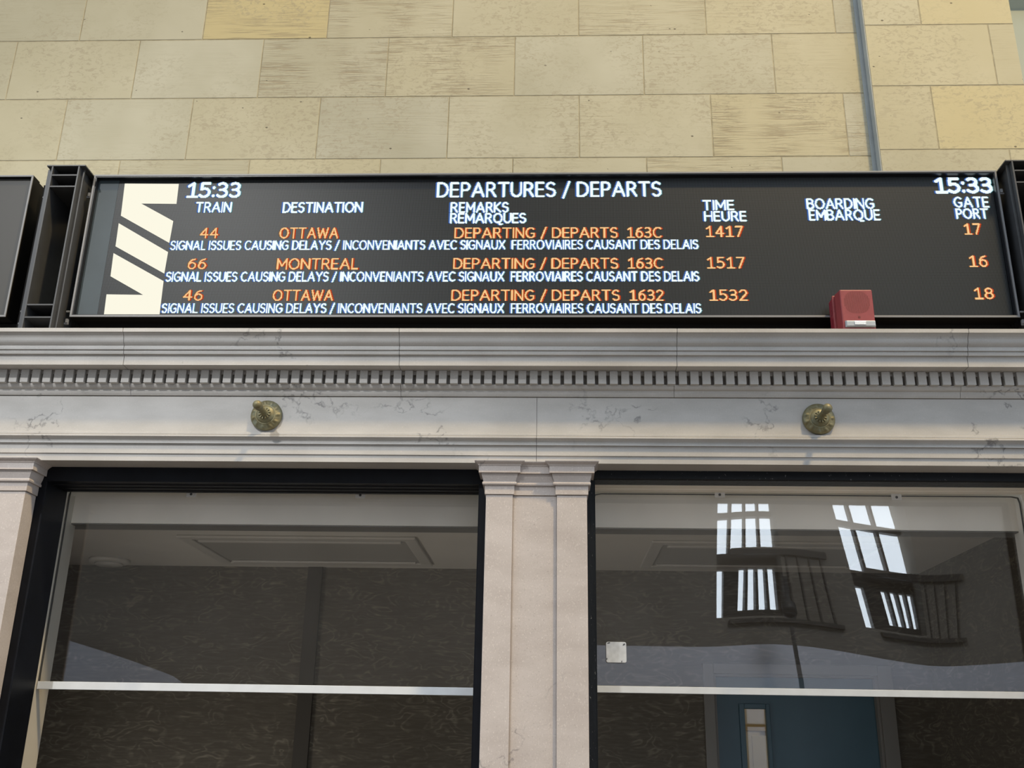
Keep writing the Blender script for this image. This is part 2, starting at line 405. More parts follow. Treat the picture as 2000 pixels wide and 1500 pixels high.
# web that fills the top of the gaps between dentils
mb = MB().box(XL, XR, -.024, -.0035, PZ(730.5, .026)[1], zs-.0004); mb.build('dentil_backing', M['marble'], ent)
ks = [0, 30, 60, 82, 87]; us = [15.9, 677.5, 1344.8, 1860.0, 1982.5]
xk = [X(u, 735+0.0035*u, -.034) for u in us]
def gapx(k):
    if k <= 0: return xk[0]+(xk[1]-xk[0])*k/30
    for i in range(4):
        if k <= ks[i+1] or i == 3: return xk[i]+(xk[i+1]-xk[i])*(k-ks[i])/(ks[i+1]-ks[i])
zd0, zd1 = PZ(746.8, .038)[1], zs-.0006
first = None
for k in range(-2, 92):
    a, b = gapx(k)+.0058, gapx(k+1)-.0058
    mb = MB().box(-(b-a)/2, (b-a)/2, -.038, -.0035, 0, zd1-zd0)
    d = mb.build('dentil', M['marble'], ent, bevel=0.0008, segs=1)
    d.location = ((a+b)/2, 0, zd0)-ent.matrix_world.translation if False else Vector(((a+b)/2, 0, zd0-ent.location.z)); d.matrix_parent_inverse = Matrix.Identity(4)
# frieze and architrave
ztop = PZ(773, 0)[1]; zsof = PZ(900, .0)[1]
arch = [(.078, ztop-.0015), (0, ztop-.0015), PZ(843, 0), PZ(843.3, .010), PZ(847.3, .010), PZ(847.8, .0075), PZ(848.8, .0225), PZ(851.5, .0225)]
q0, q1 = PZ(852, .0205), PZ(861.5, .0085)
arch += [(q0[0]+(q1[0]-q0[0])*math.sin(t*math.pi/2), q0[1]+(q1[1]-q0[1])*t) for t in (0, .25, .5, .75, 1)]
arch += [PZ(862, .0125), PZ(865.3, .0125), PZ(866, .0045), PZ(885.3, .0045), PZ(886.3, 0), PZ(900, 0), (.078, zsof)]
# only the fillet at the top of the moulding may overhang; keep depths monotone
xs = [XL, X(1048.5, 800, 0), XR]; mb = MB()
for a, b in zip(xs[:-1], xs[1:]): mb.prof(arch, a+.0006, b-.0006)
mb.build('architrave', M['marble'], ent)
MB().box(XL, XR, .0785, .1745, zsof+.0, PZ(712.8, .080)[1]-.001).build('entablature_core', M['marble'], ent)

# ------------------------------------------------------------------ pilasters
xc0, xc1 = X(949, 975, .01), X(1146.5, 975, .01)
xr0, xr1 = X(1001.5, 975, .01), X(1087.5, 975, .01)
def pilaster(name, dx, zbot):
    root = tag(empty(name, (dx+(xc0+xc1)/2, .03, zbot)), kind='structure')
    def sh(x): return x+dx
    yb = .082
    mb = MB()
    sy_, ry = .010, .0225
    ztp = Zv(970, 966, .006)
    mb.box(sh(xc0), sh(xr0), sy_, yb, zbot, ztp); mb.box(sh(xr1), sh(xc1), sy_, yb, zbot, ztp); mb.box(sh(xr0)+.0002, sh(xr1)-.0002, ry, yb-.001, zbot, ztp)
    mb.build('shaft', M['pink'], root, bevel=0.0012, segs=2)
    # capital profile: (offset out of the shaft, z)
    V = lambda v, p: Zv(970, v, .010-p)
    pr = [(.0375, V(898.8, .0375)), (.0365, V(900.5, .0365)), (.031, V(903.5, .031)), (.0265, V(906.5, .0265)), (.0255, V(908.5, .0255)), (.0235, V(909, .0235)), (.0235, V(922.5, .0235)), (.015, V(922.8, .015)),
          (.015, V(925, .015)), (.0135, V(930, .0135)), (.0105, V(936, .0105)), (.0085, V(940, .0085)), (.0110, V(940.8, .011)), (.0122, V(943.2, .0122)), (.0110, V(946, .011)), (.0045, V(946.8, .0045)), (.0040, V(964.8, .004)), (0.0004, V(966, .0))]
    def ring(x0, x1, yf):
        """profile wrapped round front and both sides"""
        mbc = MB(); n = len(pr); vs = []
        for o, z in pr: vs += [(x0-o, yb, z), (x0-o, yf-o, z), (x1+o, yf-o, z), (x1+o, yb, z)]
        fs = []
        for i in range(n-1):
            for j in range(3): fs.append((i*4+j, i*4+j+1, (i+1)*4+j+1, (i+1)*4+j))
            fs.append((i*4+3, i*4, (i+1)*4, (i+1)*4+3))
        fs += [(0, 1, 2, 3), tuple((n-1)*4+j for j in (3, 2, 1, 0))]
        return vs, fs
    mb = MB()
    mb.add(*ring(sh(xc0), sh(xr0), sy_)); mb.add(*ring(sh(xr1), sh(xc1), sy_)); mb.add([(x, ry-o, z) for o, z in pr for x in (sh(xr0)-.002, sh(xr1)+.002)]+[(x, yb-.002, z) for z in (pr[0][1]-.0003, pr[-1][1]) for x in (sh(xr0)-.002, sh(xr1)+.002)],
           [(2*i, 2*i+1, 2*i+3, 2*i+2) for i in range(len(pr)-1)]+[(0, 1, 2*len(pr)+1, 2*len(pr)), (2*len(pr)-2, 2*len(pr)-1, 2*len(pr)+3, 2*len(pr)+2)])
    mb.build('capital', M['pink'], root)
    return root
ZB = 1.15
pilaster('trim_2', 0.0, ZB)
dxl = X(49.5, 962, .01)-xc1
pilaster('trim_3', dxl, ZB)

# ------------------------------------------------------------------ black window frames, panes
YF = .083; YPANE = .248
xl_open0, xl_open1 = dxl+xc1, xc0            # left opening between pilasters
xr_open0, xr_open1 = xc1, xc1+(xl_open1-xl_open0)
zhead = zsof
ZPB = 1.806
def window(name, x0, x1, zb, deep, cm, left_jamb_deep):
    root = tag(empty(name, ((x0+x1)/2, YF, zb)), kind='structure')
    fw = .0275; zt = zhead
    yd = .235 if deep else .152
    mb = MB()
    zf = Zv(500 if deep else 1500, 942.5 if deep else 939, YF)      # lower edge of the head's front face
    e = .0035
    if deep:
        head = [(YF, zt-.0005), (YF, zf), (.118, zf), (.120, zf-e), (.126, zf-e), (.128, zf), (.160, zf), (.162, zf-e), (.168, zf-e), (.170, zf), (.203, zf), (.205, zf-e), (.211, zf-e), (.213, zf), (yd, zf), (yd, zt-.0005)]
    else:
        head = [(YF, zt-.0005), (YF, zf+.004), (YF+.004, zf), (yd, zf), (yd, zt-.0005)]
    mb.prof(head, x0-.04, x1+.04)
    mb.build('frame_head', M['black'] if deep else M['chipped'], root)
    for s, xx in ((1, x0), (-1, x1)):
        j = MB().box(xx-s*.04, xx+s*fw, YF, yd, zb, zf)
        j.box(xx+s*fw-s*.0012, xx+s*fw+s*.0015, YF-.0006, YF+.004, zb, zf-.001)
        j.build('frame_jamb', M['chipped'] if (not deep and s == 1) else M['black'], root, bevel=.0012)
    return root
w1 = window('window_1', xl_open0, xl_open1, ZB, True, None, True)
w2 = window('window_2', xr_open0, xr_open1, ZB, False, None, True)
fw = .0275
# lining boards behind the black frames
zf1 = Zv(500, 942.5, YF); zf2 = Zv(1500, 939, YF)
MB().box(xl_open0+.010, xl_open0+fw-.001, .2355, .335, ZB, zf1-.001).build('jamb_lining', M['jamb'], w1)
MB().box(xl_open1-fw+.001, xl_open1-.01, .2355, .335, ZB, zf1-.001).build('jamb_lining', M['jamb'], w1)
MB().prof([(.1525, zf2+.008), (.1525, zf2-.001), (.199, zf2-.001), (.200, zf2-.0025), (.202, zf2-.0025), (.203, zf2-.001), (.2435, zf2-.001), (.2435, zf2+.008)], xr_open0-.01, xr_open1+.01).build('head_lining', M['cream'], w2)
xpr1 = X(1992, 975, YPANE)
MB().box(xpr1+.004, xr_open1+.03, .1525, .335, ZB, zf2-.0015).build('jamb_lining', M['cream'], w2)

def pane(x0, x1, z0, z1, root, warp, rc):
    """bowed clear sheet with rounded top corners; real thickness"""
    nx, nz = 56, 28; th = .005; mb = MB()
    def yy(x, z): return YPANE+warp(x, z)
    vs, fs = [], []
    for side in (0, 1):
        for j in range(nz+1):
            for i in range(nx+1):
                x = x0+(x1-x0)*i/nx; z = z0+(z1-z0)*j/nz
                for cx, sgn in ((x0+rc, -1), (x1-rc, 1)):          # pull the top corners in
                    if (x-cx)*sgn > 0 and z > z1-rc:
                        dx, dz = x-cx, z-(z1-rc); mm = max(abs(dx), abs(dz)); l = math.hypot(dx, dz)
                        if l > 0: x = cx+dx*mm/l; z = (z1-rc)+dz*mm/l
                vs.append((x, yy(x, z)+side*th, z))
    N = (nx+1)*(nz+1); id_ = lambda s, i, j: s*N+j*(nx+1)+i
    for j in range(nz):
        for i in range(nx):
            fs.append((id_(0, i, j), id_(0, i+1, j), id_(0, i+1, j+1), id_(0, i, j+1)))
            fs.append((id_(1, i, j), id_(1, i, j+1), id_(1, i+1, j+1), id_(1, i+1, j)))
    o = mb.add(vs, fs).build('glass_pane', M['pane'], root, smooth=True)
    # thin dark sealed rim at the cut edge
    rim = []
    for j in range(nz+1): rim.append((0, j))
    for i in range(1, nx+1): rim.append((i, nz))
    for j in range(nz-1, -1, -1): rim.append((nx, j))
    mb2 = MB(); pts = [(vs[id_(0, i, j)], vs[id_(1, i, j)]) for i, j in rim]
    cxm, czm = (x0+x1)/2, z0-.3
    pv = []
    for a, b in pts:
        dx, dz = a[0]-cxm, a[2]-czm; t = .0022
        ox = t*(1 if a[0] > x1-.012 else -1 if a[0] < x0+.012 else 0); oz = t if a[2] > z1-.012 else 0
        pv += [(a[0]-ox, a[1]-.0006, a[2]-oz), (a[0]+ox*.2, a[1]-.0006, a[2]+oz*.2), (b[0]+ox*.2, b[1]+.0006, b[2]+oz*.2), (b[0]-ox, b[1]+.0006, b[2]-oz)]
    pf = []
    for k in range(len(pts)-1):
        for q in range(4): pf.append((k*4+q, k*4+(q+1) % 4, (k+1)*4+(q+1) % 4, (k+1)*4+q))
    mb2.add(pv, pf).build('pane_rim', M['screw'], root)
    return o
XW0, ZW0 = X(1500, 1090, YPANE), Zv(1500, 1090, YPANE)
_dx = np.linspace(-.8, .8, 321)
_hxz = np.interp(_dx, [-.8, -.28, -.10, -.01, .10, .24, .42, .56, .8], [0, 0, -.017, 0, .017, .031, .027, -.012, -.02])
_g = np.cumsum(_hxz)*(_dx[1]-_dx[0]); _g -= np.interp(0, _dx, _g)
def warp_r(x, z): return float((z-ZW0)*np.interp(x-XW0, _dx, _g))
def warp_l(x, z): return 0.0012*math.sin((x+.9)*3.0)*math.sin((z-2.0)*4)
zt_r = Zv(1500, 966, YPANE)
xp0, xp1 = xl_open0+.0135, xl_open1-fw-.002
pane(xl_open0+fw+.002, xp1, ZPB+.022, zf1+.012, w1, warp_l, .004)
pane(xr_open0+fw+.004, xpr1, ZPB+.034, zt_r, w2, warp_r, .014)
# pale frosted strip along the lower edge of each pane
MB().box(xl_open0+fw+.0018, xl_open1-fw-.001, YPANE-.004, YPANE+.008, ZPB-.003, ZPB+.0215).build('edge_strip', M['edge'], w1, bevel=.001)
zl0, zl1 = Zv(1166, 1355, YPANE), Zv(1166, 1340, YPANE)
zr0, zr1 = Zv(1990, 1367.5, YPANE), Zv(1990, 1355.5, YPANE)
MB().box(xr_open0+fw+.0018, xpr1+.002, YPANE-.004, YPANE+.008, ZPB+.0125, ZPB+.0335).build('edge_strip', M['edge'], w2, bevel=.001)
# clips
def clip(u, v, root, dark=False):
    x, z = onY(u, v, YPANE-.003); mb = MB()
    mb.box(x-.017, x+.017, YPANE-.006, YPANE-.003, z-.012, z+.010)
    mb.box(x-.017, x+.017, YPANE-.005, YPANE+.004, z+.010, z+.013)
    o = mb.build('clip', M['clip'], root, bevel=.0006)
    MB().lathe([(.0045, 0), (.0045, .0012), (.0035, .002)], x, z-.002, YPANE-.006, 12).build('screw', M['screw'], o)
clip(1405.5, 965.5, w2); clip(1750.5, 970.5, w2)
clip(374, 964.5, w1); clip(704, 966.5, w1)

# ------------------------------------------------------------------ departure board
YB, YSC = 0.0, .023
bx0, bx1 = (-1.656), X(1970, 480, 0)
bz0, bz1 = 3.0155, 3.574
board = tag(empty('departure_board', ((bx0+bx1)/2, .06, bz0)), 'wide lit departures board reading DEPARTURES / DEPARTS with white and orange text above the stone cornice', 'departure board')
lip = .0065
def lipbox(mb, x0, x1, y0, y1, l):
    mb.box(x0, x1, y0, y1, bz1-l, bz1); mb.box(x0, x1, y0, y1, bz0, bz0+l)
    mb.box(x0, x0+l, y0, y1, bz0+l, bz1-l); mb.box(x1-l, x1, y0, y1, bz0+l, bz1-l); return mb
lipbox(MB(), bx0, bx1, YB, .004, lip).build('frame', M['boardlip'], board, bevel=.0006)
lipbox(MB(), bx0+.001, bx1-.001, .0042, .100, lip-.001).build('case', M['darksteel'], board)
ins = .0005
mb = MB(); t = .003; a, b, c, d = bx0+lip+ins, bx1-lip-ins, bz0+lip+ins, bz1-lip-ins
mb.box(a, b, YB+.002, YSC+.006, d-t, d); mb.box(a, b, YB+.003, YSC+.006, c, c+t); mb.box(a, a+t, YB+.003, YSC+.006, c+t, d-t); mb.box(b-t, b, YB+.003, YSC+.006, c+t, d-t)
mb.build('inner_return', M['boardin'], board)
MB().box(a, b, .075, .097, c, d).build('back_panel', M['darksteel'], board)
xled = -1.5705
sx1, sz0, sz1 = b-t-.0005, c+t+.0003, d-t-.0003
MB().box(a+t+.0005, xled-.0008, YSC, .070, sz0, sz1).build('blank_panel', M['blank'], board)
scr = MB().box(xled, sx1, YSC, .070, sz0, sz1).build('led_screen', M['led'], board)
MB().box(bx0+.01, bx1-.01, .060, .0985, ctop+.0005, bz0-.0005).build('gap_shade_sheet', M['darksteel'], board)  # black sheet standing in for the shaded gap under the board

# lit characters: the built-in letterforms rasterised onto the lamp grid
CELL = PITCH_LED/2
YT = YSC-.0009
def arc(cx, cy_, rx, ry, a0, a1, n=14): return [(cx+rx*math.cos(math.radians(a0+(a1-a0)*i/n)), cy_+ry*math.sin(math.radians(a0+(a1-a0)*i/n))) for i in range(n+1)]
S_ = lambda w: [arc(w/2, .745, w/2, .255, 35, 215)+arc(w/2, .26, w/2*1.02, .26, 60, -150)]
GL = {  # advance width, strokes, in units of the capital height
 'A': (.84, [[(0, 0), (.42, 1), (.84, 0)], [(.14, .33), (.70, .33)]]),
 'B': (.62, [[(0, 0), (0, 1), (.32, 1)]+arc(.32, .765, .24, .235, 90, -90)+[(0, .53)], [(.32, .53)]+arc(.34, .265, .28, .265, 90, -90)+[(0, 0)]]),
 'C': (.72, [arc(.44, .5, .44, .5, 52, 308, 22)]),
 'D': (.76, [[(0, 0), (0, 1), (.28, 1)]+arc(.28, .5, .48, .5, 90, -90, 20)+[(0, 0)]]),
 'E': (.54, [[(.54, 0), (0, 0), (0, 1), (.52, 1)], [(0, .52), (.48, .52)]]),
 'F': (.52, [[(0, 0), (0, 1), (.52, 1)], [(0, .50), (.47, .50)]]),
 'G': (.80, [arc(.44, .5, .44, .5, 50, 318, 22)+[(.78, .16), (.78, .46), (.50, .46)]]),
 'H': (.72, [[(0, 0), (0, 1)], [(.72, 0), (.72, 1)], [(0, .52), (.72, .52)]]),
 'I': (.0, [[(0, 0), (0, 1)]]),
 'K': (.62, [[(0, 0), (0, 1)], [(.60, 1), (.04, .5), (.64, 0)]]),
 'L': (.50, [[(0, 1), (0, 0), (.52, 0)]]),
 'M': (.86, [[(0, 0), (0, 1), (.43, .28), (.86, 1), (.86, 0)]]),
 'N': (.74, [[(0, 0), (0, 1), (.74, 0), (.74, 1)]]),
 'O': (.90, [arc(.45, .5, .45, .5, 0, 360, 28)]),
 'P': (.58, [[(0, 0), (0, 1), (.30, 1)]+arc(.30, .735, .28, .265, 90, -90)+[(0, .47)]]),
 'Q': (.90, [arc(.45, .5, .45, .5, 0, 360, 28), [(.50, .10), (.64, -.16), (.92, -.16)]]),
 'R': (.64, [[(0, 0), (0, 1), (.30, 1)]+arc(.30, .75, .26, .25, 90, -90)+[(0, .50)], [(.30, .50), (.64, 0)]]),
 'S': (.58, S_(.58)),
 'T': (.72, [[(0, 1), (.72, 1)], [(.36, 1), (.36, 0)]]),
 'U': (.72, [[(0, 1), (0, .36)]+arc(.36, .36, .36, .36, 180, 360)+[(.72, 1)]]),
 'V': (.80, [[(0, 1), (.40, 0), (.80, 1)]]),
 'W': (1.16, [[(0, 1), (.27, 0), (.58, .92), (.89, 0), (1.16, 1)]]),
 'X': (.76, [[(0, 0), (.76, 1)], [(0, 1), (.76, 0)]]),
 'Y': (.76, [[(0, 1), (.38, .48), (.76, 1)], [(.38, .48), (.38, 0)]]),
 '/': (.46, [[(0, -.12), (.46, 1.05)]]), ':': (.06, [[(.03, .66), (.03, .70)], [(.03, .05), (.03, .09)]]), ' ': (.12, []),
 '1': (.56, [[(.04, .80), (.32, 1), (.32, 0)], [(.02, 0), (.60, 0)]]),
 '2': (.56, [arc(.28, .735, .27, .265, 165, -35)+[(.0, 0), (.58, 0)]]),
 '3': (.56, [arc(.25, .76, .27, .24, 140, -90)+[(.14, .52)], [(.25, .52)]+arc(.25, .26, .31, .26, 90, -145)]),
 '4': (.62, [[(.46, 0), (.46, 1), (0, .30), (.64, .30)]]),
 '5': (.54, [[(.52, 1), (.06, 1), (.04, .56), (.22, .62)]+arc(.22, .31, .32, .31, 90, -140)]),
 '6': (.58, [arc(.30, .31, .28, .31, 0, 360, 22), [(.03, .33), (.06, .62), (.20, .88), (.50, .99)]]),
 '7': (.56, [[(0, 1), (.56, 1), (.18, 0)]]),
 '8': (.58, [arc(.29, .76, .24, .24, 0, 360, 20), arc(.29, .265, .29, .265, 0, 360, 22)]),
}
def raster(body, u0, vt, u1, vb, name, mats, hw):
    """strokes of the lettering switched on in the lamp grid, with a coloured fringe on either side"""
    segs, x = [], 0.0
    gap = .27 if ':' not in body else .24
    for ch in body:
        wd, st = GL[ch]
        for pl in st:
            for p, q_ in zip(pl[:-1], pl[1:]): segs.append((p[0]+x, p[1], q_[0]+x, q_[1]))
        x += wd+gap
    A = np.array(segs); wtot = A[:, [0, 2]].max()
    xa, za = (X(u0, vb, YSC)+X(u0, vt, YSC))/2, Zv((u0+u1)/2, vb, YSC)
    xb, zb_ = (X(u1, vb, YSC)+X(u1, vt, YSC))/2, Zv((u0+u1)/2, vt, YSC)
    h = zb_-za; r = hw*h; x_m = r; sx = (xb-xa-2*r)/wtot; sz_ = h-2*r*.6
    Q = np.stack([xa+r+A[:, 0]*sx, za+r*.6+A[:, 1]*sz_, xa+r+A[:, 2]*sx, za+r*.6+A[:, 3]*sz_], 1)
    i0, i1 = int(math.floor((xa-2*r)/CELL))-2, int(math.ceil((xb+2*r)/CELL))+3
    j0, j1 = int(math.floor((za-.25*h)/CELL))-1, int(math.ceil((zb_+.1*h)/CELL))+2
    S = 3; W, H = (i1-i0)*S, (j1-j0)*S
    hit = np.zeros((W, H), bool)
    for x0, z0, x1, z1 in Q:
        lo = np.array([min(x0, x1)-r*1.1-i0*CELL, min(z0, z1)-r*1.1-j0*CELL])/CELL*S; hi = np.array([max(x0, x1)+r*1.1-i0*CELL, max(z0, z1)+r*1.1-j0*CELL])/CELL*S
        ii = np.arange(max(int(lo[0]), 0), min(int(hi[0])+2, W)); jj = np.arange(max(int(lo[1]), 0), min(int(hi[1])+2, H))
        if not len(ii) or not len(jj): continue
        gx, gz = np.meshgrid(i0*CELL+(ii+.5)*CELL/S, j0*CELL+(jj+.5)*CELL/S, indexing='ij')
        dx, dz = x1-x0, z1-z0; L = dx*dx+dz*dz
        t = np.clip(((gx-x0)*dx+(gz-z0)*dz)/L, 0, 1) if L > 0 else 0*gx
        hit[np.ix_(ii, jj)] |= np.hypot(gx-x0-t*dx, (gz-z0-t*dz)) <= r
    main = hit.reshape(i1-i0, S, j1-j0, S).mean((1, 3)) > .45
    left = (np.roll(main, -1, 0) | (np.roll(main, -2, 0) if mats[1] == 'blue_led' else False)) & ~main
    right = (np.roll(main, 1, 0) | (np.roll(main, 2, 0) if mats[2] == 'red_led' else False)) & ~main & ~left
    mb = MB()
    for arr, mi in ((main, 0), (left, 1), (right, 2)):
        for j in range(arr.shape[1]):
            i = 0
            while i < arr.shape[0]:
                if arr[i, j]:
                    k = i
                    while k < arr.shape[0] and arr[k, j]: k += 1
                    mb.box((i0+i)*CELL, (i0+k)*CELL, YT, YSC-.0002, (j0+j)*CELL, (j0+j+1)*CELL, mi); i = k
                else: i += 1
    me2 = bpy.data.meshes.new(name); me2.from_pydata(mb.v, [], mb.f); me2.update()
    o = link(name, me2, [M[q_] for q_ in mats], scr)
    for p_, mi in zip(me2.polygons, mb.mi): p_.material_index = mi
    return o
def white(s, u0, vt, u1, vb, name, hw=.084): return raster(s, u0, vt, u1, vb, name, ('white_led', 'blue_led', 'cyan_led'), hw)
def orange(s, u0, vt, u1, vb, name, hw=.066): return raster(s, u0, vt, u1, vb, name, ('orange_led', 'amber_led', 'red_led'), hw)
white('15:33', 365, 357, 471, 386, 'clock_time', .088); white('15:33', 1824, 347.5, 1938, 377, 'clock_time', .098)
white('DEPARTURES / DEPARTS', 853, 356, 1292, 384.5, 'board_title', .072)
for s, *b_ in (('TRAIN', 382, 395, 453, 414.5), ('DESTINATION', 552, 395, 709, 415), ('REMARKS', 880, 395.5, 994, 415), ('REMARQUES', 879, 416.5, 1028, 436),
               ('TIME', 1371.5, 391, 1434, 410.5), ('HEURE', 1375, 413, 1458, 432), ('BOARDING', 1575, 388, 1707, 408), ('EMBARQUE', 1579, 410, 1719, 430),
               ('GATE', 1862, 385, 1931, 405), ('PORT', 1866, 407.5, 1930, 427)):
    white(s, *b_, name='column_heading')
for s, *b_ in (('44', 391, 445, 427, 465), ('OTTAWA', 546, 445, 661, 465.5), ('DEPARTING / DEPARTS  163C', 888, 444.5, 1292, 465), ('1417', 1378, 442, 1451, 463), ('17', 1882, 437, 1915, 458),
               ('66', 367, 505.5, 403, 525.5), ('MONTREAL', 541, 505, 700, 526), ('DEPARTING / DEPARTS  163C', 885, 504.5, 1294, 525), ('1517', 1380, 502.5, 1454, 524), ('16', 1892, 499.5, 1928, 521),
               ('46', 358, 567, 396, 587), ('OTTAWA', 533, 566.5, 651, 587.5), ('DEPARTING / DEPARTS  1632', 882, 566.5, 1296, 587), ('1532', 1385, 566, 1460, 587), ('18', 1902, 562.5, 1940, 584)):
    orange(s, *b_, name='train_entry')
SIG = 'SIGNAL ISSUES CAUSING DELAYS / INCONVENIANTS AVEC SIGNAUX  FERROVIAIRES CAUSANT DES DELAIS'
for u0, vt, u1, vb in ((333, 469.5, 1364, 487.5), (324, 531, 1366, 549.5), (316, 593, 1370, 611.5)): white(SIG, u0, vt, u1, vb, 'delay_notice', .076)
# the three slanted bars of the emblem
q = lambda *pp: [onY(x/2.857, 280+y/2.857, YSC) for x, y in pp]
mb = MB()
mb.slab(q((697,225),(998,227),(985,338),(788,336),(967,434),(945,556),(675,404)), YT, YSC-.0002)
mb.slab(q((663,446),(938,607),(917,727),(645,575)), YT, YSC-.0002)
mb.slab(q((634,613),(913,769),(890,959),(580,959),(595,843),(799,846),(617,742)), YT, YSC-.0002)
mb.build('emblem', M['logo'], scr)
bpy.context.view_layer.update()

# ------------------------------------------------------------------ neighbouring board at the left edge
nx1 = X(38, 480, 0)
nb = tag(empty('display_board', (nx1-.5, .06, bz0)), 'switched-off dark grey display board cut by the left edge beside the steel bracket', 'display board')
nx0 = nx1-1.2
lipbox(MB(), nx0, nx1, YB, .004, lip).build('frame', M['boardlip'], nb, bevel=.0006)
lipbox(MB(), nx0+.001, nx1-.001, .0042, .050, lip-.001).build('case', M['darksteel'], nb)
MB().box(nx0+lip+.0005, nx1-lip-.0005, .014, .045, bz0+lip+.0005, bz1-lip-.0005).build('dark_screen', M['off'], nb)
MB().box(nx0+.003, nx1-.003, .0505, .10, bz0+.003, bz1-.003).build('back_case', M['darksteel'], nb)
MB().box(nx0, nx1+.01, .062, .098, ctop+.0005, bz0-.001).build('gap_shade_sheet', M['darksteel'], nb)  # the same painted shade under the neighbouring board

# ------------------------------------------------------------------ steel brackets between the boards
YK = -.063
def bracket(name, mirror, label):
    """pair of upright angles joined by plates, drawn for the left one and mirrored for the right one"""
    g0 = lambda u, v, y=YK: X(u, v, y)
    xa, xb_ = g0(92, 322), g0(167.6, 321)                  # cap
    zc = Zv(130, 322, YK)
    wl, wr = g0(103, 325), g0(154.5, 325)                # the two webs
    if mirror:
        ax = (bx0+bx1)/2; f = lambda x: 2*ax-x
        sh = X(1962.5, 309.5, YK)-f(xb_)
        fx = lambda x: f(x)+sh
    else: fx = lambda x: x
    root = tag(empty(name, (fx((xa+xb_)/2), 0, ctop)), label, 'steel bracket', 'steel brackets between the boards')
    t = .0055; zb = ctop+.0005
    B = lambda mb, x0, x1, y0, y1, z0, z1: mb.box(fx(x0), fx(x1), y0, y1, z0, z1)
    B(mbx := MB(), xa, xb_, YK, .150, zc-.005, zc); mbx.build('cap_plate', M['steel'], root, bevel=.0006)
    mbx = MB(); B(mbx, wl-t/2, wl+t/2, YK, .150, zb, zc-.0055); B(mbx, wl-.026, wl-t/2-.0002, YK+.022, YK+.028, zb, zc-.0055); mbx.build('upright', M['steel'], root, bevel=.0006)
    mbx = MB(); B(mbx, wr-t/2, wr+t/2, YK, .150, zb, zc-.0055); B(mbx, wr+t/2+.0002, wr+.0125, YK+.020, YK+.026, zb, zc-.0055); mbx.build('upright', M['steel'], root, bevel=.0006)
    for v in (341.5, 363.5, 594.5, 619):
        z = Zv(125, v, YK); mbx = MB(); B(mbx, wl+t/2+.0003, wr-t/2-.0003, YK+.0005, .120, z-.0028, z+.0022); mbx.build('cross_plate', M['steel'], root)
    z1, z2 = Zv(125, 366, YK), zc-.006
    for za, zb2 in ((z1-.04, z2), (zb, Zv(125, 594, YK)-.004)): mbx = MB(); B(mbx, wl+t/2+.0005, wr-t/2-.0005, .1205, .126, za, zb2); mbx.build('back_plate', M['darksteel'], root)  # dark sheets stand in for the shade inside the bracket
    # short arms that reach to the boards on either side
    z4 = [Zv(125, v, YK) for v in (366, 592, 616)]
    for i, z in enumerate(z4):
        mbx = MB(); B(mbx, wr+.013, bx0-.0015, YK+.064, YK+.070, z-.0045, z+.001)
        if i != 1: B(mbx, bx0-.0095, bx0-.0020, YK+.060, YK+.070, z+.0005, z+.014)
        mbx.build('side_arm', M['boardlip'], root)
        mbx = MB(); B(mbx, wl-.052, wl-.0265, YK+.064, YK+.070, z-.0045, z+.001)
        if i != 1: B(mbx, wl-.042, wl-.027, YK+.055, YK+.070, z+.0005, z+.016)
        mbx.build('side_arm', M['boardlip'], root)
    # dark plates standing in for the shade in the side gaps
    mbx = MB(); B(mbx, wr+.0135, bx0-.001, .050, .056, zb, bz1-.008); mbx.build('gap_shade_plate', M['darksteel'], root)
    mbx = MB(); B(mbx, wr+.0135, bx0-.001, .040, .0495, bz1-.0195, bz1-.0125); mbx.build('top_rail', M['steel'], root)
    mbx = MB(); B(mbx, wl-.085, wl-.0265, .052, .058, zb, bz1-.012); mbx.build('gap_shade_plate', M['darksteel'], root)
    return root
bracket('steel_bracket', False, 'grey steel upright bracket left of the lit departures board')
bracket('steel_bracket', True, 'grey steel upright bracket at the right end of the lit departures board')

# ------------------------------------------------------------------ fire alarm horn strobe standing on the cornice
YFA = -.106
lz_a, lz_b = Zv(1680, 638, YFA-.008), Zv(1680, 624.5, YFA-.008)
fz0 = ctop+.0005; fz1 = Zv(1672, 563.5, YFA)
fx0, fx1 = X(1637.5, 566, YFA), X(1704.5, 564, YFA)
fa = tag(empty('fire_alarm', ((fx0+fx1)/2, -.04, fz0)), 'red fire alarm horn strobe with clear lens standing on the cornice before the board', 'fire alarm')
mb = MB(); bw = .006
mb.box(fx0-bw, fx1+bw, YFA+.062, -.002, fz0, fz1-.004)
mb.build('back_box', M['redbox'], fa, bevel=.004, segs=3)
for z in (.030, .062, .094):
    mb = MB()
    for r_, d_ in ((.010, .0),):
        n = 16; vs = [(fx0-bw-.0006, -.024+r_*math.cos(2*math.pi*i/n), fz0+z+r_*math.sin(2*math.pi*i/n)) for i in range(n)]+[(fx0-bw+.001, -.024+.0075*math.cos(2*math.pi*i/n), fz0+z+.0075*math.sin(2*math.pi*i/n)) for i in range(n)]
        mb.add(vs, [(i, (i+1) % n, n+(i+1) % n, n+i) for i in range(n)]+[tuple(range(n, 2*n))])
    mb.build('knockout', M['reddark'], fa)
MB().box(fx0-bw-.002, fx1+bw+.002, YFA+.050, YFA+.0615, fz0, fz1-.002).build('mounting_plate', M['red'], fa, bevel=.003, segs=3)
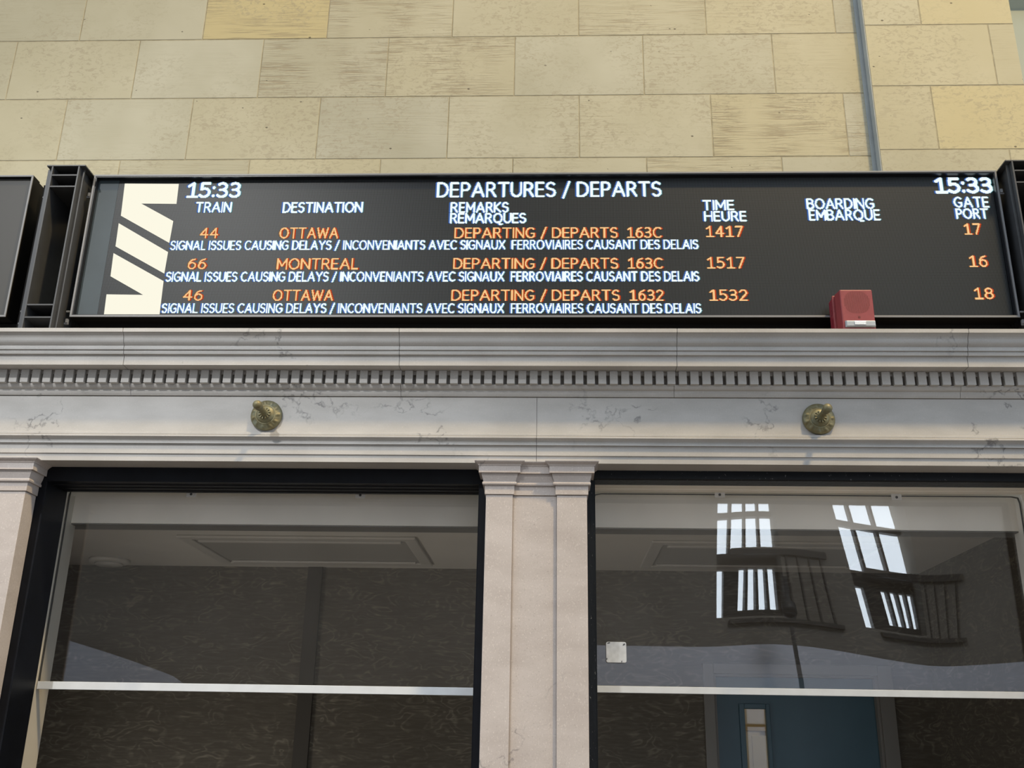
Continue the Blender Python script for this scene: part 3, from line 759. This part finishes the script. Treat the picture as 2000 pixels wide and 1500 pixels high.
# housing: tapered towards the front, chamfered sides
sl = .010; zl = fz0+.0245
def frustum(mb, x0, x1, z0, z1, yf, yb_, d, dz0, dz1):
    mb.add([(x0, yb_, z0), (x1, yb_, z0), (x1, yb_, z1), (x0, yb_, z1), (x0+d, yf, z0+dz0), (x1-d, yf, z0+dz0), (x1-d, yf, z1-dz1), (x0+d, yf, z1-dz1)],
           [(4,5,6,7),(0,1,5,4),(1,2,6,5),(2,3,7,6),(3,0,4,7),(3,2,1,0)])
mb = MB(); frustum(mb, fx0-.001, fx1+.001, fz0, fz1, YFA, YFA+.0495, .0045, .002, .004)
hs = mb.build('housing', M['red'], fa, bevel=.0035, segs=3)
gx0, gx1, gz0, gz1 = fx0+.014, fx1-.014, lz_b+.026, fz1-.010
mb = MB(); n = 22; cx_, cz_ = (gx0+gx1)/2, (gz0+gz1)/2
for i in range(n):
    x = gx0+(gx1-gx0)*(i+.5)/n; hh = (gz1-gz0)/2*max(0.1, 1-abs((x-cx_)/(gx1-gx0)*2)**3.0)**.5
    mb.box(x-.0006, x+.0006, YFA-.0004, YFA+.001, cz_-hh, cz_+hh)
mb.build('sound_grille', M['reddark'], hs)
MB().box((fx0+fx1)/2-.001, (fx0+fx1)/2+.006, YFA-.0005, YFA+.001, lz_b+.009, lz_b+.016).build('sensor_window', M['reddark'], hs)
mb = MB(); frustum(mb, fx0+.010, fx1-.004, lz_a, lz_b, YFA-.011, YFA-.0002, .003, .002, .004)
ln = mb.build('strobe_lens', M['lens'], fa, bevel=.0015)
mb = MB(); mb.box((fx0+fx1)/2-.018, (fx0+fx1)/2+.018, YFA-.0135, YFA-.0112, lz_a+.005, lz_b-.006); mb.build('flash_tube', M['reflector'], ln, bevel=.001)

# ------------------------------------------------------------------ bronze rosettes on the frieze
def rosette(u, v, label):
    cx_, cz_ = onY(u, v, -.012); root = tag(empty('bronze_rosette', (cx_, 0, cz_)), label, 'wall rosette', 'bronze rosettes on the frieze')
    R = .0515
    prof = [(R*.93, .0003), (R, .003), (R, .008), (R*.97, .0115), (R*.90, .0145), (R*.80, .0175), (R*.72, .0185), (R*.66, .0205), (R*.62, .022), (R*.585, .0205), (R*.575, .0215), (R*.53, .0245), (R*.40, .0285), (R*.25, .031), (R*.15, .032)]
    def leaf(j, a, r, d):
        if 3 <= j <= 6:
            k = math.cos(a*11)+.5*math.cos(a*22+j*1.3); return r, d+.0016*k*(1 if j in (4, 5) else .5)
        return r, d
    MB().lathe(prof, cx_, cz_, 0, 176, leaf).build('back_plate', M['bronze'], root, smooth=True)
    mb = MB(); n = 12
    for i in range(n):
        a = 2*math.pi*(i+.5)/n; c_, s_ = math.cos(a), math.sin(a)
        px, pz = cx_+.0155*c_, cz_+.0155*s_
        vs = []
        for (dr, dt) in ((-.0045, -.0022), (-.0045, .0022), (.0045, .0030), (.0045, -.0030)):
            for dep in (.0285, .0345): vs.append((px+dr*c_-dt*s_, -dep, pz+dr*s_+dt*c_))
        mb.add(vs, [(0,2,4,6),(1,7,5,3),(0,1,3,2),(2,3,5,4),(4,5,7,6),(6,7,1,0)])
    mb.build('petal_ring', M['bronze'], root, bevel=.001)
    st = [(.0125, .0315), (.0125, .034), (.0105, .036), (.0098, .040), (.0095, .055), (.0100, .080), (.0112, .088), (.0125, .093), (.0118, .097), (.0135, .102)]
    st += [(.0150*math.cos(t), .116+.0150*math.sin(t)) for t in (-.6, -.3, 0, .3, .6, .9, 1.2, 1.45)]
    MB().lathe(st, cx_, cz_, 0, 32).build('projecting_stub', M['bronze'], root, smooth=True)
rosette(519.5, 810.5, 'aged bronze rosette with projecting stub on the frieze left of the centre pilaster')
rosette(1600, 817.5, 'aged bronze rosette with projecting stub on the frieze below the fire alarm')

# ------------------------------------------------------------------ room behind the openings
YR0, YR1 = .335, 2.18
ZC = 2.53
xcorner = X(1832, 1430, YR1)
XRL, XRR = xl_open0-1.2, xcorner
tag(MB().box(XRL-.1, XRR+.1, YR0+.10, YR1, ZC, ZC+.08).build('ceiling', M['ceil']), kind='structure')
hz = Zv(300, 1021.5, .29)
hd = MB().box(XRL, XRR, .30, .395, hz, ZC+.08).build('trim_4', M['cream']); tag(hd, kind='structure')
hd.location.y = 0
MB().box(XRL+.002, XRR-.002, .303, .392, hz-.004, hz-.0005).build('header_underside', plain('dark_vent_strip', (0.16, 0.155, 0.145, 1), .8), hd)
# wall below and beside openings is out of frame; close the room off
dxa, dza = onY(1391, 1314, YR1); dxb = X(1715, 1328, YR1); zdo = Zv(1391, 1314, YR1)
wb = MB(); wb.box(XRL-.1, dxa, YR1, YR1+.1, 0, ZC+.08); wb.box(dxb, XRR+.1, YR1, YR1+.1, 0, ZC+.08); wb.box(dxa, dxb, YR1, YR1+.1, zdo, ZC+.08)
tag(wb.build('wall_room_back', M['paper']), kind='structure')
tag(MB().box(XRR, XRR+.1, YR0+.1, YR1, 0, ZC).build('wall_room_right', M['paper']), kind='structure')
tag(MB().box(XRL-.1, XRL, YR0+.1, YR1, 0, ZC).build('wall_room_left', M['paper']), kind='structure')
pu0, pu1 = X(577, 1430, YR1), X(606, 1430, YR1)
tag(MB().box(pu0, pu1, YR1-.02, YR1-.0005, 0, ZC-.001).build('trim_5', plain('dark_wall_post', (0.062, 0.053, 0.041, 1), .7)), kind='structure')
tag(MB().box(-6, 6, -.0, YR1+2.5, -.1, -.001).build('floor', M['floor']), kind='structure')
# low wall under the openings (below the frame)
tag(MB().box(-6, 6, .02, .30, 0, ZB-.001).build('wall_counter_front', M['pink']), kind='structure')

# door
dr = tag(empty('door_1', ((dxa+dxb)/2, YR1, 0)), kind='structure')
cxa, cza = onY(1371.5, 1295, YR1-.012); cxb = X(1740, 1303, YR1-.012); czt = Zv(1371.5, 1295.5, YR1-.012)
mb = MB(); mb.box(cxa, dxa+.004, YR1-.018, YR1-.0005, 0, czt); mb.box(dxb-.004, cxb, YR1-.018, YR1-.0005, 0, czt); mb.box(dxa+.0045, dxb-.0045, YR1-.018, YR1-.0005, zdo-.004, czt)
mb.build('casing', M['casing'], dr, bevel=.002)
mb = MB(); mb.box(dxa+.0005, dxa+.016, YR1+.002, YR1+.045, 0, zdo-.0045); mb.box(dxb-.016, dxb-.0005, YR1+.002, YR1+.045, 0, zdo-.0045); mb.box(dxa+.0165, dxb-.0165, YR1+.002, YR1+.045, zdo-.016, zdo-.0045)
mb.build('door_stop', M['casing'], dr)
yl = YR1+.046
la, lb, lz0, lz1 = dxa+.001, dxb-.001, .01, zdo-.006
g0_, gzt = onY(1451, 1384, yl); g1_ = X(1497, 1384.5, yl)
gzb = 1.10
mb = MB(); mb.box(la, g0_, yl, yl+.044, lz0, lz1); mb.box(g1_, lb, yl, yl+.044, lz0, lz1); mb.box(g0_, g1_, yl, yl+.044, gzt, lz1); mb.box(g0_, g1_, yl, yl+.044, lz0, gzb)
leaf_o = mb.build('door_leaf', M['bluedoor'], dr)
fxa, fzt = onY(1443, 1374, yl-.01); fxb = X(1503, 1375, yl-.01)
mb = MB(); mb.box(fxa, g0_+.006, yl-.010, yl-.0003, gzb-.02, fzt); mb.box(g1_-.004, fxb, yl-.010, yl-.0003, gzb-.02, fzt); mb.box(g0_+.0062, g1_-.0042, yl-.010, yl-.0003, gzt+.0, fzt)
mb.build('lite_frame', M['bluedoor'], leaf_o, bevel=.002)
MB().box(g0_+.001, g1_-.001, yl+.018, yl+.024, gzb+.001, gzt-.001).build('lite_glass', M['pane'], leaf_o)

# corridor seen through the door's narrow glass
cx0_, cx1_ = dxa-.9, dxb+.9
tag(MB().box(cx0_, cx1_, 4.1, 4.2, 0, 2.7).build('wall_corridor', M['corridor']), kind='structure')
tag(MB().box(cx0_, cx1_, YR1+.1, 4.2, 2.62, 2.7).build('ceiling_corridor', M['ceil']), kind='structure')
tag(MB().box(cx0_-.1, cx0_, YR1+.101, 4.2, 0, 2.7).build('wall_corridor_left', M['corridor']), kind='structure')
tag(MB().box(cx1_, cx1_+.1, YR1+.101, 4.2, 0, 2.7).build('wall_corridor_right', M['corridor']), kind='structure')
cl = tag(empty('corridor_light', ((dxa+dxb)/2, 3.0, 2.58)), 'pale ceiling light in the corridor behind the blue door', 'ceiling light')
MB().box(dxa-.3, dxb+.3, 2.9, 3.1, 2.585, 2.6195).build('housing', M['metalwhite'], cl); MB().box(dxa-.28, dxb+.28, 2.92, 3.08, 2.575, 2.5845).build('diffuser', M['lampemit'], cl)
cb = tag(empty('wall_cabinet', (X(1475, 1450, 3.9), 3.9, 1.2)), 'cream wall cabinet with dark top band behind the narrow glass of the blue door', 'cabinet')
ax0, az1 = onY(1452, 1415, 3.8); ax1 = X(1483, 1415, 3.8); az2 = Zv(1460, 1427, 3.8)
MB().box(ax0-.1, ax1, 3.8, 4.099, .9, az2).build('body', M['corridor'], cb)
MB().box(ax0-.1, ax1+.1, 3.79, 4.099, az2+.0005, az1).build('top_band', M['tan'], cb)
mid = (ax0+ax1)/2
MB().box(mid-.004, mid+.1, 3.788, 3.7995, .95, az2-.03).build('door', M['corridor'], cb, bevel=.003)
bd = tag(empty('notice_rack', (X(1490, 1460, 3.9), 4.05, 1.3)), 'pale grey rack with small dark slots on the corridor wall', 'rack')
bx_, bz_ = onY(1486, 1440, 4.05)
rk = MB().box(bx_, bx_+.12, 4.04, 4.099, 1.2, bz_).build('panel', M['metalwhite'], bd)
for v in (1452, 1482, 1494): z = Zv(1490, v, 4.03); MB().box(bx_+.02, bx_+.09, 4.03, 4.0395, z-.008, z+.008).build('slot', M['screw'], bd)

# ceiling lights of the room
def troffer(x0, x1, y0, y1, label):
    r = tag(empty('ceiling_light', ((x0+x1)/2, (y0+y1)/2, ZC)), label, 'ceiling light', 'recessed ceiling lights behind the panes'); z = ZC-.0005; f = .055
    mb = MB(); mb.box(x0, x1, y0, y0+f, z-.012, z); mb.box(x0, x1, y1-f, y1, z-.012, z); mb.box(x0, x0+f, y0+f, y1-f, z-.012, z); mb.box(x1-f, x1, y0+f, y1-f, z-.012, z)
    mb.build('frame', M['metalwhite'], r, bevel=.004)
    MB().box(x0+f+.001, x1-f-.001, y0+f+.001, y1-f-.001, z-.004, z).build('diffuser', M['diffuser'], r)
    for ya in (y0+f+.02, y1-f-.05): MB().box(x0+f+.02, x1-f-.02, ya, ya+.03, z-.016, z-.0045).build('louvre_bar', M['metalwhite'], r, bevel=.004)
troffer(-1.69, -.607, 1.335, 2.05, 'unlit rectangular ceiling light behind the left pane')
troffer(.446, 1.53, 1.36, 2.045, 'unlit rectangular ceiling light behind the right pane')
sd = tag(empty('smoke_detector', (-2.268, 2.0, ZC)), 'round white ceiling fixture near the left end of the room behind the left pane', 'smoke detector')
def lathe_z(prof, cx, cy_, z, n, name, mat, parent):
    vs, fs = [], []
    for r_, d_ in prof: vs += [(cx+r_*math.cos(2*math.pi*i/n), cy_+r_*math.sin(2*math.pi*i/n), z-d_) for i in range(n)]
    for j in range(len(prof)-1): fs += [(j*n+i, j*n+(i+1) % n, (j+1)*n+(i+1) % n, (j+1)*n+i) for i in range(n)]
    fs.append(tuple((len(prof)-1)*n+i for i in range(n))); fs.append(tuple(range(n))[::-1])
    return MB().add(vs, fs).build(name, mat, parent, smooth=True)
lathe_z([(.100, .0005), (.100, .012), (.096, .018), (.075, .022)], -2.268, 2.0, ZC, 40, 'base', M['ceil'], sd)
lathe_z([(.070, .0225), (.066, .032), (.03, .036)], -2.268, 2.0, ZC, 32, 'cover', M['metalwhite'], sd)

# blank metal cover plate fixed to the right pane
px_, pz_ = onY(1203.5, 1274, YPANE-.008)
cp = tag(empty('cover_plate', (px_, YPANE-.006, pz_)), 'small square galvanised cover plate with notched corners on the right pane', 'cover plate')
s_ = .0325; rc = .006; poly = []
for cxs, czs, a0 in ((1, 1, 0), (-1, 1, 90), (-1, -1, 180), (1, -1, 270)):
    for k in range(7): a = math.radians(a0+k*15); poly.append((px_+cxs*(s_-rc)+rc*math.cos(a), pz_+czs*(s_-rc)+rc*math.sin(a)))
MB().slab(poly, YPANE-.0105, YPANE-.0085).build('plate', M['plate'], cp, bevel=.0006)
for ox, oz, sx_, sz_ in ((-.024, .0285, .005, .003), (.025, .024, .004, .004), (-.0305, -.0215, .002, .004), (.017, -.029, .002, .0035)): MB().slab([(px_+ox-sx_, pz_+oz-sz_), (px_+ox+sx_, pz_+oz-sz_*.2), (px_+ox+sx_*.8, pz_+oz+sz_), (px_+ox-sx_*.6, pz_+oz+sz_*.5)], YPANE-.0109, YPANE-.0100).build('notch', M['screw'], cp)
MB().box(px_-.02, px_+.02, YPANE-.0083, YPANE-.0012, pz_-.02, pz_+.02).build('mounting_pad', M['clip'], cp)

# ------------------------------------------------------------------ the hall behind the camera, seen mirrored in the panes
YH = -14.0
tag(MB().box(-16, 16, YH-1, -.0005, -.1, 0).build('floor_hall', M['floor']), kind='structure')
wins = [(2.84, 3.93), (5.06, 6.22)]
mb = MB(); zb_, zt_ = 3.85, 8.6
edges = [-16]+[e for w_ in wins for e in w_]+[16]
for i in range(0, len(edges), 2): mb.box(edges[i], edges[i+1], YH-.8, YH, 0, 13)
for a_, b_ in wins: mb.box(a_, b_, YH-.8, YH, 0, zb_); mb.box(a_, b_, YH-.8, YH, zt_, 13)
tag(mb.build('wall_front', M['hallstone']), kind='structure')
for n_, (a_, b_) in enumerate(wins):
    wn = tag(empty('window_%d' % (n_+3), ((a_+b_)/2, YH-.4, zb_)), kind='structure')
    MB().box(a_+.005, b_-.005, YH-.62, YH-.58, zb_+.005, zt_-.005).build('daylit_glazing', M['daylight'], wn)
    wd = b_-a_; zr = (4.86, 4.72)[n_]
    mb = MB(); nb_ = (4, 3)[n_]
    for k in range(1, nb_): mb.box(a_+wd*k/nb_-.022, a_+wd*k/nb_+.022, YH-.57, YH-.40, zr+.1, zt_-.006)
    for zz, hh in ((zr, .14), (5.68, .05), (6.9, .05)): mb.box(a_+.006, b_-.006, YH-.565, YH-.395, zz-hh, zz+hh)
    f0 = .17 if n_ == 0 else .22
    mb.box(a_+wd*f0, a_+wd*(f0+.24), YH-.57, YH-.38, zb_+.006, zr-.141)
    for k in range(1, 5): mb.box(a_+wd*(f0+.24)+(wd*(.76-f0))*k/4-.045, a_+wd*(f0+.24)+(wd*(.76-f0))*k/4-.006, YH-.57, YH-.38, zb_+.15, zr-.141)
    mb.box(a_+wd*(f0+.24), b_-.006, YH-.57, YH-.38, zb_+.006, zb_+.149)
    mb.build('mullion_grid', M['mullion'], wn)
    mb = MB(); mb.box(a_+.22, b_+.75, YH+.02, YH+.12, zr+.02, zr+.13)
    for k in range(4): mb.box(b_+.06+k*.19, b_+.085+k*.19, YH+.05, YH+.09, zb_-.05, zr+.0195)
    mb.box(a_+.22, b_+.75, YH+.002, YH+.14, zb_-.12, zb_-.051)
    mb.build('balcony_rail', M['mullion'], wn)
hh = tag(MB().slab([(-.2, 0), (9.5, 0), (9.5, 3.32), (-.2, 3.36)], YH+.30, YH+.36).build('wall_hoarding', M['hoarding']), kind='structure')
hl = tag(MB().slab([(-10.5, 0), (-3.9, 0), (-3.9, 1.2), (-6.3, 2.62), (-8.3, 3.20), (-10.5, 3.30)], YH+.30, YH+.36).build('wall_stair_side', M['hoarding']), kind='structure')
def hall_camera(x, z, label):
    r = tag(empty('security_camera', (x, YH+1.5, 0)), label, 'security camera', None)
    MB().box(x-.02, x+.02, YH+1.48, YH+1.52, 0, z-.20).build('pole', M['steel'], r)
    lathe_z([(.03, -.55), (.04, -.18), (.09, -.16), (.10, 0)], x, YH+1.5, z, 24, 'housing', M['steel'], r)
    vs = [(.095*math.cos(t), .0005+.095*math.sin(t)) for t in (0, .35, .7, 1.05, 1.4)]
    lathe_z(vs, x, YH+1.5, z, 24, 'dome', M['dome'], r)
hall_camera(3.62, 3.72, 'pole-mounted dome camera in the hall mirrored in the right pane')
# vault seen past the right end of the pier
tag(MB().box(2.2, 12, 5.0, 5.2, 0, 13).build('wall_far_vault', M['farwall']), kind='structure')
mbv = MB(); mbv.prof([(4.6, 8.9), (5.0, 8.9), (5.0, 8.4), (4.85, 8.45)], 2.2, 12)
tag(mbv.build('trim_6', M['farwall']), kind='structure')
